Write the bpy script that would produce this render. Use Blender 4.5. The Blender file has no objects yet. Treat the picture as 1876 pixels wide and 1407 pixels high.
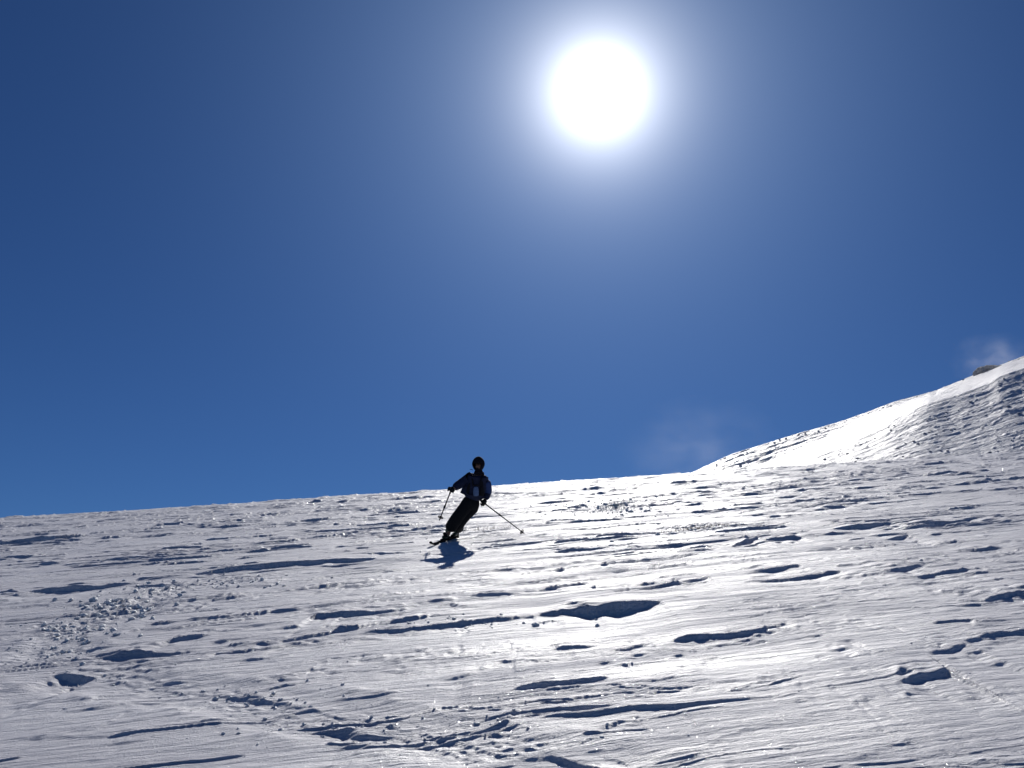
import bpy, bmesh, math, random
import numpy as np
from mathutils import Vector, Matrix

random.seed(11)
rng = np.random.default_rng(11)
SC = bpy.context.scene
COL = SC.collection

# ------------------------------------------------------------------ camera, sky, sun, exposure
PW, PH, FPX = 1876.0, 1407.0, 1802.0            # photograph size and focal length in its pixels
PITCH = math.radians(16.0)
CAM = Vector((0.0, 0.0, 0.0))
cR = Vector((1, 0, 0))
cU = Vector((0, -math.sin(PITCH), math.cos(PITCH)))
cF = Vector((0, math.cos(PITCH), math.sin(PITCH)))
cam_data = bpy.data.cameras.new('camera')
cam_data.sensor_width = 36.0
cam_data.lens = 36.0 * FPX / PW
cam_data.clip_start = 0.05
cam_data.clip_end = 5000.0
cam = bpy.data.objects.new('camera', cam_data)
COL.objects.link(cam)
cam.location = CAM
cam.rotation_euler = (math.pi / 2 + PITCH, 0, 0)
SC.camera = cam


def ray(px, py):
    return (cF * FPX + cR * (px - PW / 2) - cU * (py - PH / 2)).normalized()


SUN = ray(1098, 168)                             # direction towards the sun
SUN_EL = math.asin(SUN.z)
SUN_AZ = math.atan2(SUN.x, SUN.y)

world = bpy.data.worlds.new('World')
SC.world = world
world.use_nodes = True
wn, wl = world.node_tree.nodes, world.node_tree.links
wn.clear()
w_out = wn.new('ShaderNodeOutputWorld')
w_bg = wn.new('ShaderNodeBackground')
w_bg.inputs['Strength'].default_value = 0.055
sky = wn.new('ShaderNodeTexSky')
sky.sky_type = 'NISHITA'
sky.sun_disc = False
sky.sun_elevation = SUN_EL
sky.sun_rotation = SUN_AZ
sky.altitude = 2600.0
sky.air_density = 1.0
sky.dust_density = 0.0
sky.ozone_density = 3.0
tint = wn.new('ShaderNodeMix'); tint.data_type = 'RGBA'; tint.blend_type = 'MULTIPLY'
tint.inputs['Factor'].default_value = 1.0
tint.inputs['B'].default_value = (0.345, 0.59, 0.95, 1)
wl.new(sky.outputs['Color'], tint.inputs['A'])
wl.new(tint.outputs['Result'], w_bg.inputs['Color'])
# the bright aureole that thin air full of ice crystals shows round the sun
w_tc = wn.new('ShaderNodeTexCoord')
w_dot = wn.new('ShaderNodeVectorMath'); w_dot.operation = 'DOT_PRODUCT'
w_dot.inputs[1].default_value = SUN
wl.new(w_tc.outputs['Generated'], w_dot.inputs[0])


def wm(op, a, b=None, c=None):
    n = wn.new('ShaderNodeMath'); n.operation = op
    for i, x in enumerate((a, b, c)):
        if x is None:
            continue
        if isinstance(x, (int, float)):
            n.inputs[i].default_value = x
        else:
            wl.new(x, n.inputs[i])
    return n.outputs[0]


w_dc = wm('MINIMUM', wm('MAXIMUM', w_dot.outputs['Value'], -1.0), 1.0)
ang = wm('MULTIPLY', wm('ARCCOSINE', w_dc), 180.0 / math.pi)


def falloff(width, amp, power=1.0):
    x = wm('DIVIDE', ang, width)
    if power != 1.0:
        x = wm('POWER', x, power)
    return wm('MULTIPLY', wm('POWER', math.e, wm('MULTIPLY', x, -1.0)), amp)


core = wm('ADD', falloff(1.5, 4.6), falloff(1.0, 6.0, 2.0))
wide = falloff(4.0, 0.80)
outer = falloff(17.5, 0.19, 2.0)


def w_em(strength, color):
    b = wn.new('ShaderNodeBackground')
    b.inputs['Color'].default_value = color
    wl.new(strength, b.inputs['Strength'])
    return b.outputs[0]


def w_add(a, b):
    n = wn.new('ShaderNodeAddShader')
    wl.new(a, n.inputs[0]); wl.new(b, n.inputs[1])
    return n.outputs[0]


tot = w_add(w_add(w_bg.outputs[0], w_em(core, (1.0, 0.98, 0.96, 1))), w_em(wide, (0.80, 0.88, 1.0, 1)))
tot = w_add(tot, w_em(outer, (0.40, 0.70, 1.22, 1)))
wl.new(tot, w_out.inputs['Surface'])

sun_data = bpy.data.lights.new('sun', 'SUN')
sun_data.energy = 5.0
sun_data.angle = math.radians(0.55)
sun_data.color = (1.0, 0.965, 0.91)
sun = bpy.data.objects.new('sun', sun_data)
COL.objects.link(sun)
sun.rotation_euler = SUN.to_track_quat('Z', 'Y').to_euler()
sun.location = (0, 0, 30)

SC.view_settings.view_transform = 'Standard'
SC.view_settings.look = 'None'
SC.view_settings.exposure = -0.32
SC.view_settings.gamma = 1.0
SC.view_settings.use_curve_mapping = False
SC.render.engine = 'CYCLES'
SC.cycles.max_bounces = 6
SC.cycles.diffuse_bounces = 1
SC.cycles.volume_bounces = 1
SC.cycles.sample_clamp_indirect = 4.0


# ------------------------------------------------------------------ helpers
def tag(o, label=None, cat=None, group=None, kind=None):
    if label: o['label'] = label
    if cat: o['category'] = cat
    if group: o['group'] = group
    if kind: o['kind'] = kind
    return o


def link_mesh(name, me, mat=None, parent=None):
    o = bpy.data.objects.new(name, me)
    COL.objects.link(o)
    if mat is not None:
        me.materials.clear()
        me.materials.append(mat)
    if parent is not None:
        o.parent = parent
    return o


def np_mesh(name, co, quads):
    """mesh from an (n,3) array and an (m,4) quad array"""
    me = bpy.data.meshes.new(name)
    co = np.ascontiguousarray(co, dtype=np.float32)
    quads = np.ascontiguousarray(quads, dtype=np.int32)
    me.vertices.add(len(co)); me.vertices.foreach_set('co', co.ravel())
    me.loops.add(quads.size); me.loops.foreach_set('vertex_index', quads.ravel())
    me.polygons.add(len(quads))
    k = quads.shape[1]
    me.polygons.foreach_set('loop_start', np.arange(0, quads.size, k, dtype=np.int32))
    try:
        me.polygons.foreach_set('loop_total', np.full(len(quads), k, dtype=np.int32))
    except Exception:
        pass
    me.update(calc_edges=True)
    me.polygons.foreach_set('use_smooth', np.ones(len(quads), dtype=bool))
    return me


def grid_quads(nr, nc):
    idx = np.arange(nr * nc).reshape(nr, nc)
    return np.stack([idx[:-1, :-1], idx[:-1, 1:], idx[1:, 1:], idx[1:, :-1]], -1).reshape(-1, 4)


def sstep(a, b, x):
    t = np.clip((x - a) / (b - a), 0, 1)
    return t * t * (3 - 2 * t)


def _hash(ix, iy, seed):
    h = (ix.astype(np.int64) * 374761393 + iy.astype(np.int64) * 668265263 + seed * 974634777) & 0xFFFFFFFF
    h = ((h ^ (h >> 13)) * 1274126177) & 0xFFFFFFFF
    return (h ^ (h >> 16)) & 0xFFFF


_ANG = np.arange(65536) * (2 * math.pi / 65536)
_GX, _GY = np.cos(_ANG).astype(np.float32), np.sin(_ANG).astype(np.float32)


def noise(x, y, seed=0):
    """2-D gradient noise, about -1..1"""
    x = np.asarray(x, dtype=np.float64); y = np.asarray(y, dtype=np.float64)
    ix, iy = np.floor(x), np.floor(y)
    fx, fy = (x - ix).astype(np.float32), (y - iy).astype(np.float32)
    ix = ix.astype(np.int64); iy = iy.astype(np.int64)

    def g(dx, dy):
        h = _hash(ix + dx, iy + dy, seed)
        return _GX[h] * (fx - dx) + _GY[h] * (fy - dy)
    ux = fx * fx * fx * (fx * (fx * 6 - 15) + 10)
    uy = fy * fy * fy * (fy * (fy * 6 - 15) + 10)
    a = g(0, 0) * (1 - ux) + g(1, 0) * ux
    b = g(0, 1) * (1 - ux) + g(1, 1) * ux
    return (a * (1 - uy) + b * uy) * 1.5


def fbm(x, y, octs=4, seed=0, gain=0.5, lac=2.03):
    s, amp, tot_ = 0, 1.0, 0
    for o in range(octs):
        s = s + amp * noise(x, y, seed + o * 17)
        tot_ += amp
        x = x * lac; y = y * lac; amp *= gain
    return s / tot_


# node helpers ------------------------------------------------------
class NT:
    def __init__(self, name):
        self.mat = bpy.data.materials.new(name)
        self.mat.use_nodes = True
        self.t = self.mat.node_tree
        self.n, self.l = self.t.nodes, self.t.links
        self.bsdf = self.n['Principled BSDF']
        self.out = self.n['Material Output']

    def node(self, typ, **kw):
        n = self.n.new(typ)
        for k, v in kw.items():
            setattr(n, k, v)
        return n

    def link(self, a, b):
        self.l.new(a, b)

    def math(self, op, a, b=None, c=None, clamp=False):
        n = self.n.new('ShaderNodeMath'); n.operation = op; n.use_clamp = clamp
        for i, x in enumerate((a, b, c)):
            if x is None: continue
            if isinstance(x, (int, float)): n.inputs[i].default_value = x
            else: self.l.new(x, n.inputs[i])
        return n.outputs[0]

    def coords(self, scale=(1, 1, 1), rot=(0, 0, 0), out='Object'):
        tc = self.n.new('ShaderNodeTexCoord')
        mp = self.n.new('ShaderNodeMapping')
        mp.inputs['Scale'].default_value = scale
        mp.inputs['Rotation'].default_value = rot
        self.l.new(tc.outputs[out], mp.inputs['Vector'])
        return mp.outputs[0]

    def noise(self, vec, scale, detail=4, rough=0.55):
        n = self.n.new('ShaderNodeTexNoise')
        n.inputs['Scale'].default_value = scale
        n.inputs['Detail'].default_value = detail
        n.inputs['Roughness'].default_value = rough
        if vec is not None: self.l.new(vec, n.inputs['Vector'])
        return n.outputs['Fac']

    def ramp(self, fac, stops):
        r = self.n.new('ShaderNodeValToRGB')
        els = r.color_ramp.elements
        while len(els) < len(stops): els.new(0.5)
        for e, (p, c) in zip(els, stops):
            e.position = p
            e.color = c if len(c) == 4 else (*c, 1)
        self.l.new(fac, r.inputs['Fac'])
        return r.outputs['Color']

    def bump(self, height, strength=1.0, dist=0.01, normal=None):
        b = self.n.new('ShaderNodeBump')
        b.inputs['Strength'].default_value = strength
        b.inputs['Distance'].default_value = dist
        self.l.new(height, b.inputs['Height'])
        if normal is not None: self.l.new(normal, b.inputs['Normal'])
        return b.outputs['Normal']


def cloth(name, color, rough=0.8, scale=60.0, sheen=0.0, spec=0.3):
    m = NT(name)
    v = m.coords()
    f = m.noise(v, scale, 5, 0.6)
    c = m.ramp(f, [(0.3, tuple(x * 0.75 for x in color)), (0.7, tuple(min(1, x * 1.2) for x in color))])
    m.link(c, m.bsdf.inputs['Base Color'])
    m.bsdf.inputs['Roughness'].default_value = rough
    m.bsdf.inputs['Specular IOR Level'].default_value = spec
    folds = m.noise(v, 14.0, 3, 0.5)
    m.link(m.bump(folds, 0.6, 0.02), m.bsdf.inputs['Normal'])
    return m.mat


# ------------------------------------------------------------------ snow material
WIND = math.radians(12.0)                        # wind direction in the slope's own plane


def snow_material(name, fine=True, far=False):
    m = NT(name)
    m.bsdf.inputs['Base Color'].default_value = (0.72, 0.72, 0.775, 1)
    m.bsdf.inputs['IOR'].default_value = 1.31
    m.bsdf.inputs['Specular IOR Level'].default_value = 0.57
    wv = m.coords((1, 1, 1), (0, 0, -WIND))
    mp = m.node('ShaderNodeMapping'); mp.inputs['Scale'].default_value = (0.22, 1.0, 1.0)
    m.link(wv, mp.inputs['Vector']); av = mp.outputs[0]
    if far:
        a = m.noise(av, 0.35, 8, 0.62)
        m.link(m.bump(a, 1.0, 1.6), m.bsdf.inputs['Normal'])
        m.bsdf.inputs['Roughness'].default_value = 0.5
        return m.mat
    # dust in the old crust: faint, broad, blown along the wind
    dirt = m.noise(av, 0.9, 6, 0.6)
    m.link(m.ramp(dirt, [(0.32, (0.63, 0.63, 0.69)), (0.62, (0.75, 0.75, 0.80))]), m.bsdf.inputs['Base Color'])
    # wind-packed crust and icy glaze differ in gloss
    gl = m.noise(av, 1.7, 5, 0.6)
    rough = m.node('ShaderNodeMapRange')
    rough.inputs['From Min'].default_value = 0.35
    rough.inputs['From Max'].default_value = 0.62
    rough.inputs['To Min'].default_value = 0.78
    rough.inputs['To Max'].default_value = 0.50
    m.link(gl, rough.inputs['Value'])
    m.link(rough.outputs['Result'], m.bsdf.inputs['Roughness'])
    b1 = m.noise(av, 9.0, 6, 0.62)
    n1 = m.bump(b1, 1.0, 0.065)
    b2 = m.noise(wv, 70.0, 5, 0.7)
    n2 = m.bump(b2, 0.9, 0.010, n1)
    m.link(n2, m.bsdf.inputs['Normal'])
    # single ice crystals that flash when their facet faces the sun
    vo = m.node('ShaderNodeTexVoronoi'); vo.inputs['Scale'].default_value = 95.0
    m.link(m.coords(), vo.inputs['Vector'])
    sub = m.node('ShaderNodeVectorMath', operation='SUBTRACT'); sub.inputs[1].default_value = (0.5, 0.5, 0.5)
    m.link(vo.outputs['Color'], sub.inputs[0])
    scl = m.node('ShaderNodeVectorMath', operation='SCALE'); scl.inputs['Scale'].default_value = 1.1
    m.link(sub.outputs[0], scl.inputs[0])
    add = m.node('ShaderNodeVectorMath', operation='ADD')
    m.link(n1, add.inputs[0]); m.link(scl.outputs[0], add.inputs[1])
    nrm = m.node('ShaderNodeVectorMath', operation='NORMALIZE'); m.link(add.outputs[0], nrm.inputs[0])
    gls = m.node('ShaderNodeBsdfAnisotropic')
    gls.inputs['Roughness'].default_value = 0.13
    gls.inputs['Color'].default_value = (1, 1, 1, 1)
    m.link(nrm.outputs[0], gls.inputs['Normal'])
    pick = m.math('LESS_THAN', vo.outputs['Distance'], 0.22)
    fac = m.math('MULTIPLY', pick, 0.22)
    mix = m.node('ShaderNodeMixShader')
    m.link(fac, mix.inputs['Fac'])
    m.link(m.bsdf.outputs[0], mix.inputs[1]); m.link(gls.outputs[0], mix.inputs[2])
    m.link(mix.outputs[0], m.out.inputs['Surface'])
    return m.mat


SNOW = snow_material('wind_packed_snow')
SNOW_FAR = snow_material('mountain_snow', far=True)

# ------------------------------------------------------------------ the slope's plane
CAMH = 1.62                                      # eye height over the slope
A0, B0 = 122.0, -0.066                           # its vanishing line in the photograph
nrm_c = Vector((B0, 1.0, -A0 / FPX)).normalized()
PN = (cR * nrm_c.x + cU * nrm_c.y - cF * nrm_c.z).normalized()
EV = (cF - PN * cF.dot(PN)).normalized()
EU = EV.cross(PN).normalized()
PO = CAM - PN * CAMH                             # plane origin, below the camera


def uv_at(px, py):
    d = ray(px, py)
    t = CAMH / -d.dot(PN)
    p = CAM + d * t
    r = p - PO
    return r.dot(EU), r.dot(EV)


M_SLOPE = Matrix.Translation(PO) @ Matrix((EU, EV, PN)).transposed().to_4x4()


def to_world(u, v, z=0.0):
    return M_SLOPE @ Vector((u, v, z))


# scarps read off the photograph: (x, y of the crest, height of the dark face in its pixels)
SCARPS = [
    [(975, 1130, 0), (1030, 1114, 14), (1080, 1104, 25), (1130, 1101, 26), (1170, 1099, 20), (1215, 1098, 3)],
    [(655, 1156, 1), (700, 1150, 8), (760, 1147, 9), (830, 1138, 11), (890, 1131, 9), (940, 1129, 7), (990, 1126, 4)],
    [(555, 1136, 1), (580, 1121, 11), (640, 1119, 11), (700, 1117, 9), (775, 1111, 2)],
    [(170, 1207, 1), (230, 1191, 11), (300, 1191, 9), (375, 1189, 3)],
    [(285, 1180, 0), (320, 1166, 9), (350, 1162, 9), (395, 1160, 1)],
    [(395, 1187, 1), (480, 1178, 4), (560, 1160, 8), (640, 1143, 9), (695, 1140, 1)],
    [(1225, 1174, 1), (1260, 1161, 15), (1300, 1160, 12), (1340, 1158, 11), (1400, 1150, 8), (1445, 1139, 2)],
    [(1005, 1192, 0), (1030, 1182, 8), (1060, 1180, 7), (1100, 1183, 1)],
    [(1105, 1194, 1), (1150, 1184, 7), (1195, 1174, 2)],
    [(805, 1250, 1), (850, 1236, 8), (872, 1230, 2)],
    [(868, 1231, 1), (890, 1222, 5), (945, 1205, 2)],
    [(1635, 1252, 1), (1670, 1233, 14), (1700, 1226, 17), (1738, 1222, 12)],
    [(1695, 1197, 4), (1712, 1211, 7), (1738, 1222, 9)],
    [(1697, 1196, 2), (1740, 1186, 10), (1768, 1177, 6)],
    [(1762, 1177, 2), (1800, 1166, 7), (1850, 1158, 10), (1900, 1150, 8), (1960, 1146, 1)],
    [(1710, 1104, 1), (1800, 1098, 5), (1850, 1086, 11), (1910, 1079, 11), (1990, 1075, 1)],
    [(1350, 1066, 1), (1420, 1056, 7), (1480, 1050, 9), (1540, 1043, 4)],
    [(1360, 1048, 2), (1410, 1039, 10), (1465, 1033, 5)],
    [(1228, 1066, 1), (1265, 1059, 8), (1300, 1053, 5)],
    [(1520, 969, 1), (1560, 960, 12), (1620, 955, 9), (1640, 957, 2)],
    [(1645, 960, 1), (1700, 954, 13), (1760, 951, 8), (1810, 945, 1)],
    [(1338, 1001, 1), (1370, 985, 14), (1388, 982, 6)],
    [(1395, 990, 1), (1425, 983, 9), (1455, 980, 10), (1470, 984, 2)],
    [(1605, 1046, 1), (1650, 1037, 11), (1695, 1029, 3)],
    [(1635, 1064, 0), (1700, 1051, 7), (1770, 1045, 3)],
    [(1612, 990, 0), (1650, 980, 8), (1662, 978, 3)],
    [(1745, 1006, 1), (1790, 1002, 7), (1835, 999, 4)],
    [(-60, 992, 4), (0, 990, 9), (50, 984, 12), (100, 980, 15), (160, 978, 9), (172, 979, 1)],
    [(340, 1054, 1), (400, 1041, 10), (500, 1030, 11), (600, 1023, 10), (695, 1019, 6)],
    [(50, 1085, 1), (100, 1075, 12), (180, 1070, 10), (240, 1069, 2)],
    [(235, 1075, 1), (285, 1070, 7), (335, 1071, 2)],
    [(350, 965, 0), (420, 960, 7), (495, 955, 2)],
    [(510, 957, 1), (590, 947, 9), (632, 944, 9), (640, 944, 2)],
    [(655, 946, 1), (740, 937, 7), (785, 935, 4)],
    [(860, 1003, 3), (920, 994, 6), (980, 988, 6), (1090, 981, 5), (1180, 974, 4), (1260, 969, 1)],
    [(1005, 1012, 1), (1040, 1003, 8), (1080, 1003, 6), (1125, 1001, 2)],
    [(975, 921, 1), (1010, 915, 9), (1060, 913, 2)],
    [(95, 1232, 1), (122, 1226, 15), (160, 1227, 17), (185, 1229, 2)],
    [(395, 1268, 1), (430, 1268, 7), (470, 1273, 9), (535, 1284, 5)],
    [(186, 1234, 2), (240, 1245, 4), (300, 1256, 4), (360, 1264, 3), (395, 1268, 2)],
    [(200, 1222, 1), (280, 1238, 3), (400, 1262, 2)],
    [(535, 1287, 2), (620, 1306, 4), (700, 1326, 5), (760, 1338, 3), (820, 1352, 5), (945, 1381, 5)],
    [(640, 1322, 1), (720, 1342, 4), (800, 1362, 2)],
    [(605, 1339, 0), (640, 1338, 9), (675, 1342, 1)],
    [(940, 1380, 1), (1010, 1378, 9), (1060, 1389, 12), (1115, 1400, 9), (1180, 1420, 2)],
    [(1508, 1193, 0), (1535, 1186, 7), (1560, 1182, 1)],
    [(1530, 1174, 0), (1550, 1171, 5), (1565, 1171, 1)],
    [(1795, 1217, 0), (1830, 1209, 7), (1845, 1209, 1)],
    [(790, 1012, 2), (830, 1008, 5), (870, 1004, 4)],
    [(600, 1015, 0), (700, 1012, 4), (790, 1008, 2)],
    [(0, 1020, 5), (60, 1016, 7), (100, 1012, 2)],
    [(1065, 905, 0), (1100, 902, 5), (1140, 903, 1)],
    [(880, 905, 0), (930, 902, 6), (965, 903, 1)],
    [(690, 905, 1), (760, 900, 6), (830, 897, 2)],
    [(640, 915, 0), (690, 911, 5), (735, 910, 1)],
    [(1440, 863, 2), (1480, 858, 7), (1510, 857, 2)],
    [(1500, 867, 0), (1540, 864, 5), (1570, 863, 1)],
    [(1530, 880, 0), (1590, 877, 5), (1640, 873, 1)],
    [(1640, 908, 0), (1680, 905, 6), (1740, 900, 2)],
    [(1540, 897, 0), (1575, 892, 6), (1640, 888, 2)],
    [(1770, 853, 0), (1830, 849, 6), (1880, 847, 3)],
    [(1700, 1022, 0), (1600, 1022, 1)][::-1],
    [(70, 955, 0), (110, 951, 6), (130, 951, 1)],
    [(0, 1092, 2), (60, 1090, 4), (90, 1087, 1)],
    [(1145, 1165, 0), (1170, 1160, 3), (1190, 1160, 0)],
    [(560, 1285, 0), (640, 1268, 3), (690, 1258, 1)],
    [(1090, 1335, 1), (1180, 1308, 4), (1260, 1290, 2)],
    [(1000, 1318, 0), (1100, 1292, 4), (1230, 1262, 2), (1300, 1250, 1)],
    [(850, 1330, 0), (960, 1302, 3), (1060, 1280, 2)],
    [(1040, 1350, 0), (1130, 1325, 5), (1240, 1300, 2)],
    [(1500, 1408, 1), (1600, 1372, 4), (1700, 1345, 1)],
    [(1240, 1400, 0), (1330, 1345, 4), (1430, 1322, 2), (1560, 1300, 1)],
    [(0, 1352, 2), (100, 1348, 4), (260, 1346, 2), (330, 1352, 0)],
]
EDGE_BACK = []


def prep_scarps():
    out = []
    for line in SCARPS:
        P = []
        for (x, y, t) in line:
            u, v = uv_at(x, y + 0.5 * t)
            P.append((u, v, t * v / FPX * (0.80 + 0.012 * min(t, 16)))) 
        P.sort()
        P = np.array(P)
        thin = max(t for (_, _, t) in line) < 5
        out.append((P, 0.35 if thin else 1.3 + 1.0 * rng.random(), 0.15 if thin else 0.5 + 0.5 * rng.random(), int(rng.integers(1000))))
        for _s in range(3 if not thin else 1):   # slivers of crust broken along the same edge
            c = 0.1 + 0.8 * rng.random(); hl = 0.08 + 0.14 * rng.random()
            us_ = P[0, 0] + (P[-1, 0] - P[0, 0]) * np.linspace(c - hl, c + hl, 5)
            vm_ = P[:, 1].mean()
            off = (0.010 + 0.025 * rng.random()) * vm_ * (-1 if rng.random() < 0.55 else 1)
            hm = min(0.03, P[:, 2].max() * (0.2 + 0.3 * rng.random()))
            out.append((np.stack([us_, np.interp(us_, P[:, 0], P[:, 1]) + off + 0.02 * rng.normal(size=5), hm * np.array([0, .8, 1, .7, 0])], 1),
                        0.5, 0.25, int(rng.integers(1000))))
    # many more of the same kind, smaller, wherever the crust has been cut by the wind
    n = 0
    while n < 2700:
        v = 5.0 + 44.0 * rng.random() ** 1.25 if n < 1250 else (20.0 + 26.0 * rng.random() if n < 1800 else 4.8 + 9.0 * rng.random())
        u = (rng.random() * 2 - 1) * (0.66 * v + 1.0)
        if noise(np.array([u / 5.0 + 3.3]), np.array([v / 3.5]), 77)[0] < -0.12 + 0.25 * rng.random():
            continue
        L = v * (0.010 + 0.085 * rng.random() ** 2.4 * min(1.0, v / 11.0))
        H = v / FPX * (1.5 + 4.5 * rng.random() ** 1.6) * min(1.0, 0.35 + L / v / 0.04)
        if n >= 1800:
            if noise(np.array([u / 1.6 + 9.3]), np.array([v / 0.8]), 79)[0] < 0.02:
                continue
            L = v * (0.008 + 0.040 * rng.random() ** 2.0); H = v / FPX * (1.6 + 3.0 * rng.random() ** 2.0)
        elif n >= 1250:
            L = v * (0.012 + 0.055 * rng.random() ** 1.8); H = v / FPX * (2.2 + 3.6 * rng.random() ** 1.5)
        k = 7
        s = np.linspace(-1, 1, k)
        sl = math.tan(WIND * (0.3 + 1.3 * rng.random()))
        us = u + s * L * 0.5
        vs = v + s * L * 0.5 * sl + 0.03 * L * rng.normal(size=k) * 0.6
        sk = 0.75 * (rng.random() * 2 - 1)
        hs = H * np.where(s < sk, (s + 1) / (sk + 1), (1 - s) / (1 - sk)) ** 0.8 * (0.75 + 0.5 * rng.random(k))
        out.append((np.stack([us, vs, hs], 1), 0.3 + L * 0.5, 0.08 + 0.2 * rng.random(), int(rng.integers(1000))))
        n += 1
    return out


LINES = prep_scarps()

# the old ski track: in from the right past the skier, round at the left, away to the lower right
TRACK_PX = [(1400, 962), (1250, 970), (1090, 983), (980, 991), (870, 1005), (760, 1022), (600, 1040), (440, 1060),
            (330, 1080), (235, 1115), (160, 1150), (110, 1185), (105, 1215), (170, 1240), (300, 1258), (420, 1276),
            (520, 1294), (640, 1322), (800, 1350), (950, 1386), (1100, 1420), (1300, 1480)]
TRACK = np.array([uv_at(x, y) for x, y in TRACK_PX])


def track_dist(u, v):
    best = np.full(u.shape, 9.0)
    side = np.zeros(u.shape)
    along = np.zeros(u.shape)
    acc = 0.0
    for a, b in zip(TRACK[:-1], TRACK[1:]):
        d = b - a
        L = math.hypot(*d)
        t = np.clip(((u - a[0]) * d[0] + (v - a[1]) * d[1]) / (L * L), 0, 1)
        ex, ey = u - (a[0] + t * d[0]), v - (a[1] + t * d[1])
        r = np.hypot(ex, ey)
        m = r < best
        best = np.where(m, r, best)
        side = np.where(m, np.sign(d[0] * ey - d[1] * ex), side)
        along = np.where(m, acc + t * L, along)
        acc += L
    return best, side, along


def height(u, v):
    """height of the snow over the slope's plane; u and v are arrays of metres"""
    cw, sw = math.cos(WIND), math.sin(WIND)
    p, q = u * cw + v * sw, -u * sw + v * cw
    wq = 0.22 * noise(p / 1.7, q / 1.2, 5) + 0.07 * noise(p / 0.5, q / 0.35, 6)
    wp = 0.5 * noise(p / 1.3, q / 0.9, 7)
    pw, qw = p + wp, q + wq
    far = np.clip(v / 30.0, 0, 1)
    z = 0.035 * fbm(p / 9.0, q / 4.0, 3, 21) * (0.5 + 1.3 * far)
    z += 0.009 * fbm(pw / 3.4, qw / 0.7, 3, 31) * (0.6 + far)
    rough = sstep(-0.28, 0.30, fbm(p / 6.0, q / 2.4, 3, 41))
    rough2 = sstep(-0.15, 0.30, fbm(p / 3.0, q / 1.2, 3, 43))
    patch = 0.15 + 0.85 * sstep(-0.15, 0.2, noise(p / 1.3, q / 0.45, 47))
    # crust plates with undercut-looking edges
    for (lp, lq, thr, w, amp, fade, seed, msk) in (
            (4.6, 0.85, 0.17, 0.03, 0.030, 0.16, 51, (0.3 + 0.7 * rough) * patch),
            (2.0, 0.34, 0.18, 0.05, 0.017, 0.16, 52, rough),
            (0.95, 0.13, 0.14, 0.08, 0.0075, 0.2, 53, rough2 * (1 - 0.9 * far)),
            (1.3, 0.22, 0.26, 0.05, 0.014, 0.12, 54, rough2 * (1 - 0.6 * far)),
            (0.40, 0.075, 0.14, 0.08, 0.0050, 0.2, 55, rough2 * (1 - 0.97 * far))):
        n = fbm(pw / lp, qw / lq, 3, seed)
        z += amp * msk * sstep(thr, thr + w, n) * np.exp(-np.clip(n - thr, 0, 9) / fade) * (0.75 + 1.9 * far)
    z += 0.0065 * fbm(pw / 0.55, qw / 0.10, 3, 61) * (0.15 + 1.0 * rough2 * rough) * (1 - 0.6 * far)
    z += 0.0035 * fbm(pw / 0.13, qw / 0.05, 3, 63, 0.6) * rough2 * (1 - sstep(7, 14, v))
    # scarps
    flat = z.ravel()
    uf, vf = u.ravel(), v.ravel()
    if z.ndim == 2:
        rowv = v[:, v.shape[1] // 2]
    for P, L, Ld, sd in LINES:
        u0, u1 = P[0, 0], P[-1, 0]
        L = min(L, 0.55 * (u1 - u0) + 0.05)
        va, vb = P[:, 1].min() - 3 * Ld - 0.3, P[:, 1].max() + 3.2 * L + 0.3
        if z.ndim == 2:
            rows = np.nonzero((rowv > va) & (rowv < vb))[0]
            if len(rows) == 0:
                continue
            r0, r1 = rows[0], rows[-1] + 1
            us, vs = u[r0:r1], v[r0:r1]
            cols = np.nonzero(((us > u0) & (us < u1)).any(0))[0]
            if len(cols) == 0:
                continue
            c0, c1 = cols[0], cols[-1] + 1
            us, vs = us[:, c0:c1], vs[:, c0:c1]
        else:
            us, vs = u, v
        big = (u1 - u0)
        vm = float(P[:, 1].mean())
        k = max(0.5, vm / 8.0)                   # the crags of a far scarp that still show are larger
        jag = min(k, 2.2) * (0.13 * min(1.0, big) * fbm(us / (0.30 * k), vs * 0 + sd, 5, sd, 0.66))
        vl = np.interp(us, P[:, 0], P[:, 1])
        d0 = vl - vs
        d = d0 + jag * np.exp(-np.abs(d0) / (0.12 * k))
        he = np.interp(us, P[:, 0], P[:, 2], left=0, right=0)
        end = sstep(0, 0.06 * big, us - u0) * sstep(0, 0.05 * big, u1 - us)
        heb = he * sstep(0, 0.3 * big, us - u0) * sstep(0, 0.3 * big, u1 - us)
        he = he * end * (0.92 + 0.22 * np.clip(2.2 * fbm(us / (0.22 * k), vs * 0, 2, sd + 8), -1, 1))
        nz = noise(us / (0.35 * k), vs / (0.2 * k), sd + 9)
        up = np.exp(np.clip(d, -99, 0) / L)
        dn = np.exp(-np.clip(d, 0, 99) / Ld)
        kk = sstep(-0.01, 0.05, d)
        fr = np.exp(np.clip(d, -99, 0) / 0.12)
        dz = 0.38 * (heb * up * (1 - fr) + he * up * fr) * (1 - kk) - 0.62 * he * dn * kk
        near = np.exp(-np.abs(d0) / (0.18 * k))
        dz += he * near * (0.16 * nz + 0.10 * noise(us / (0.12 * k), vs / (0.07 * k), sd + 4))
        if z.ndim == 2:
            z[r0:r1, c0:c1] += dz
        else:
            z += dz
    # the track
    tu0, tu1 = TRACK[:, 0].min() - 1, TRACK[:, 0].max() + 1
    td, ts, ta = track_dist(u, v)
    wdt = 0.38 + 0.12 * noise(ta / 1.5, ta * 0, 91)
    g = np.exp(-(td / wdt) ** 4)
    z += -0.024 * g + 0.010 * np.exp(-((td - wdt * 1.25) / 0.10) ** 2) * (0.6 + noise(u / 0.2, v / 0.2, 92))
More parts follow.
